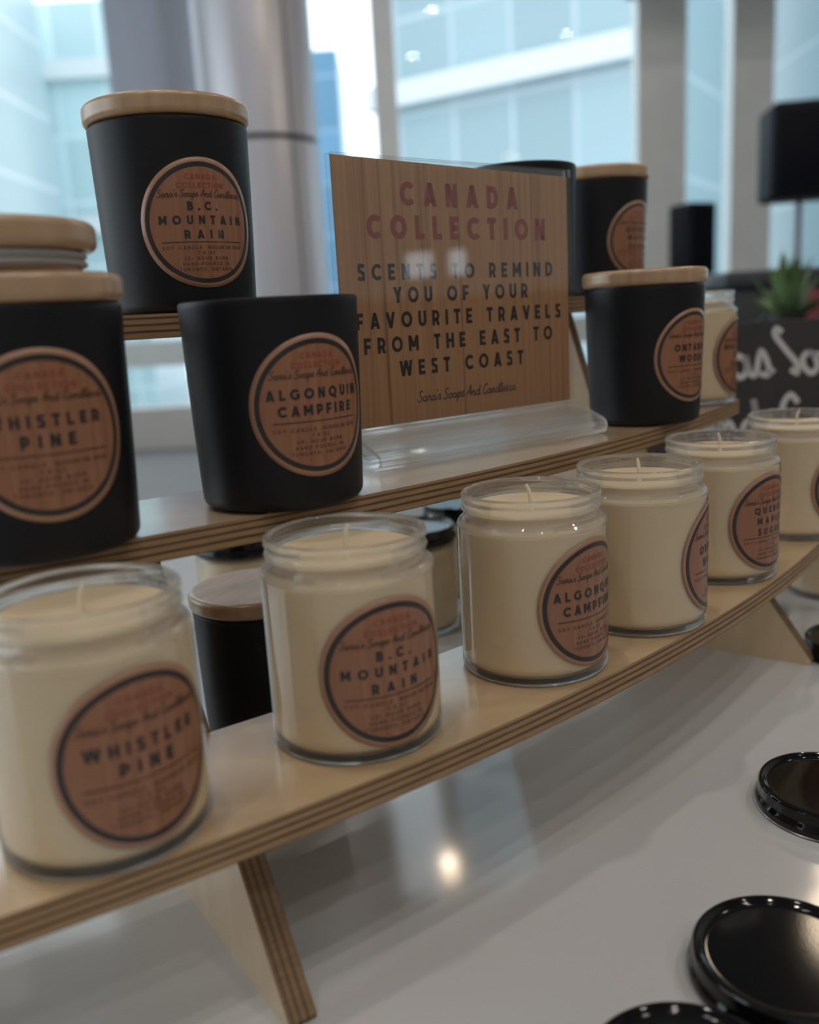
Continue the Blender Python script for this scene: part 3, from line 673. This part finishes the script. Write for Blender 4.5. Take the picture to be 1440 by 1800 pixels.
def side_table(name, label, x0, x1, y0, y1, m):
    t = thing(name, label, 'table', ((x0+x1)/2, (y0+y1)/2, 0))
    w2, d2 = (x1-x0)/2, (y1-y0)/2
    bm = bmesh.new(); box(bm, -w2, w2, -d2, d2, .70, .74); bev(bm, .004); obj('tabletop', bm, m, t, 0)
    bm = bmesh.new(); box(bm, -w2+.02, w2-.02, -d2+.02, -d2+.03, .08, .70); obj('modesty_cloth', bm, m, t, 0)
    for x in (-w2+.05, w2-.05):
        for y in (-d2+.06, d2-.05):
            bm = bmesh.new(); box(bm, x-.02, x+.02, y-.02, y+.02, 0, .70); obj('leg', bm, frame_m, t, 0)
dark_cloth = new_mat('charcoal cloth', (.05, .05, .055), .8); grain(dark_cloth, (40, 40, 40), [(.3, (.045, .045, .05)), (.7, (.06, .06, .066))])
side_table('vendor_table', 'dark cloth-fronted vendor table in the blurred background on the right', .55, 2.6, 1.95, 2.95, dark_cloth)
crate_m = new_mat('dark grey plastic', (.045, .048, .055), .45)
t = thing('storage_crate', 'dark grey storage crate with a lid on the vendor table behind the chalkboard', 'crate', (1.17, 2.66, .7405))
bm = bmesh.new(); box(bm, -.26, .26, -.15, .15, 0, .295); bev(bm, .012); obj('body', bm, crate_m, t)
bm = bmesh.new(); box(bm, -.28, .28, -.165, .165, .295, .34); bev(bm, .01); obj('lid', bm, new_mat('grey plastic lid', (.05, .055, .065), .4), t)
bm = bmesh.new(); box(bm, -.16, -.05, -.156, -.149, .21, .28); bev(bm, .003); o = obj('document_pocket', bm, new_mat('clear grey pocket', (.30, .30, .28), .25), t); o['label'] = 'pale grey pocket'
leaf_m = new_mat('green leaves', (.10, .22, .06), .5); grain(leaf_m, (20, 20, 20), [(.3, (.09, .16, .06)), (.7, (.17, .27, .11))])
t = thing('potted_plant', 'small green plant in a black pot on the vendor table', 'plant', (.885, 2.10, .7405))
bm = bmesh.new(); lathe(bm, [(0, 0), (.045, 0), (.062, .12), (.066, .12), (.066, .135), (.056, .135), (.054, .115), (0, .115)], 32); obj('pot', bm, new_mat('black pot', (.012, .012, .014), .4), t)
t.scale = (.72, .72, 1.7)
rnd = random.Random(4); bm = bmesh.new()
for k in range(46):
    a = rnd.random()*6.28; el = .5+rnd.random()*1.0; L = .10+.07*rnd.random(); wd = .016+.01*rnd.random()
    d = Vector((math.cos(a)*math.cos(el), math.sin(a)*math.cos(el), math.sin(el))); sd = Vector((-math.sin(a), math.cos(a), 0)); upn = d.cross(sd)
    pts = []
    for i in range(6):
        s_ = i/5; c_ = Vector((0, 0, .11)) + d*L*s_ + Vector((0, 0, -.05*s_*s_)); h = wd*math.sin(math.pi*min(.97, .08+s_*.9))
        pts.append((bm.verts.new(c_-sd*h), bm.verts.new(c_-upn*h*.25), bm.verts.new(c_+sd*h)))
    for p, q in zip(pts, pts[1:]):
        bm.faces.new((p[0], p[1], q[1], q[0])); bm.faces.new((p[1], p[2], q[2], q[1]))
obj('leaves', bm, leaf_m, t, 60)
t = thing('gift_bag', 'dull red paper bag at the right edge above the chalkboard', 'bag', (1.10, 2.36, .7405), R_(10))
bag_m = new_mat('red paper', (.22, .035, .05), .6); grain(bag_m, (15, 15, 15), [(.3, (.19, .03, .045)), (.7, (.25, .045, .06))])
bm = bmesh.new(); vv = box(bm, -.09, .09, -.05, .05, 0, .28)
for q in vv[4:]: q.co.y *= .75
bev(bm, .004); obj('body', bm, bag_m, t)
bm = bmesh.new(); tube(bm, [(-.04, -.03, .275), (-.03, -.03, .317), (.03, -.03, .317), (.04, -.03, .275)], .003, 8); obj('handle', bm, black_m, t)
# loudspeakers on stands
spk_m = new_mat('black speaker cabinet', (.005, .006, .010), .6, spec=.15); grille = new_mat('black grille', (.004, .005, .009), .7, spec=.1)
def speaker(x, y, w_, h, d, zb, rz, label):
    t = thing('loudspeaker', label, 'loudspeaker', (x, y, zb), rz, 'loudspeakers in the hall')
    bm = bmesh.new(); box(bm, -w_/2, w_/2, -d/2, d/2, 0, h); bev(bm, .025, 3); obj('cabinet', bm, spk_m, t)
    bm = bmesh.new(); box(bm, -w_/2+.03, w_/2-.03, -d/2-.008, -d/2+.003, .04, h-.04); bev(bm, .006); obj('grille', bm, grille, t)
def stand(x, y, zt, label):
    t = thing('speaker_stand', label, 'stand', (x, y, 0), 0, 'loudspeaker stands')
    gm = new_mat('stand metal', (.20, .21, .23), .4, .5)
    bm = bmesh.new(); tube(bm, [(0, 0, .12), (0, 0, zt-.34)], .025, 14); obj('lower_pole', bm, gm, t)
    bm = bmesh.new(); tube(bm, [(0, 0, zt-.36), (0, 0, zt)], .016, 14); obj('upper_pole', bm, gm, t)
    for k in range(3):
        a = R_(90+120*k); bm = bmesh.new(); tube(bm, [(.02*math.cos(a), .02*math.sin(a), .62), (.45*math.cos(a), .45*math.sin(a), .014)], .012, 8); obj('leg', bm, gm, t)
speaker(1.97, 4.55, .33, .43, .30, 1.46, R_(-8), 'large black loudspeaker on a stand at the right edge'); stand(1.97, 4.55, 1.4595, 'thin metal stand under the large loudspeaker at the right edge')
speaker(1.98, 6.2, .23, .46, .22, 1.18, R_(25), 'smaller dark loudspeaker, left of the large one, blurred before the grey pillars'); stand(1.98, 6.2, 1.1795, 'thin metal stand under the smaller loudspeaker')
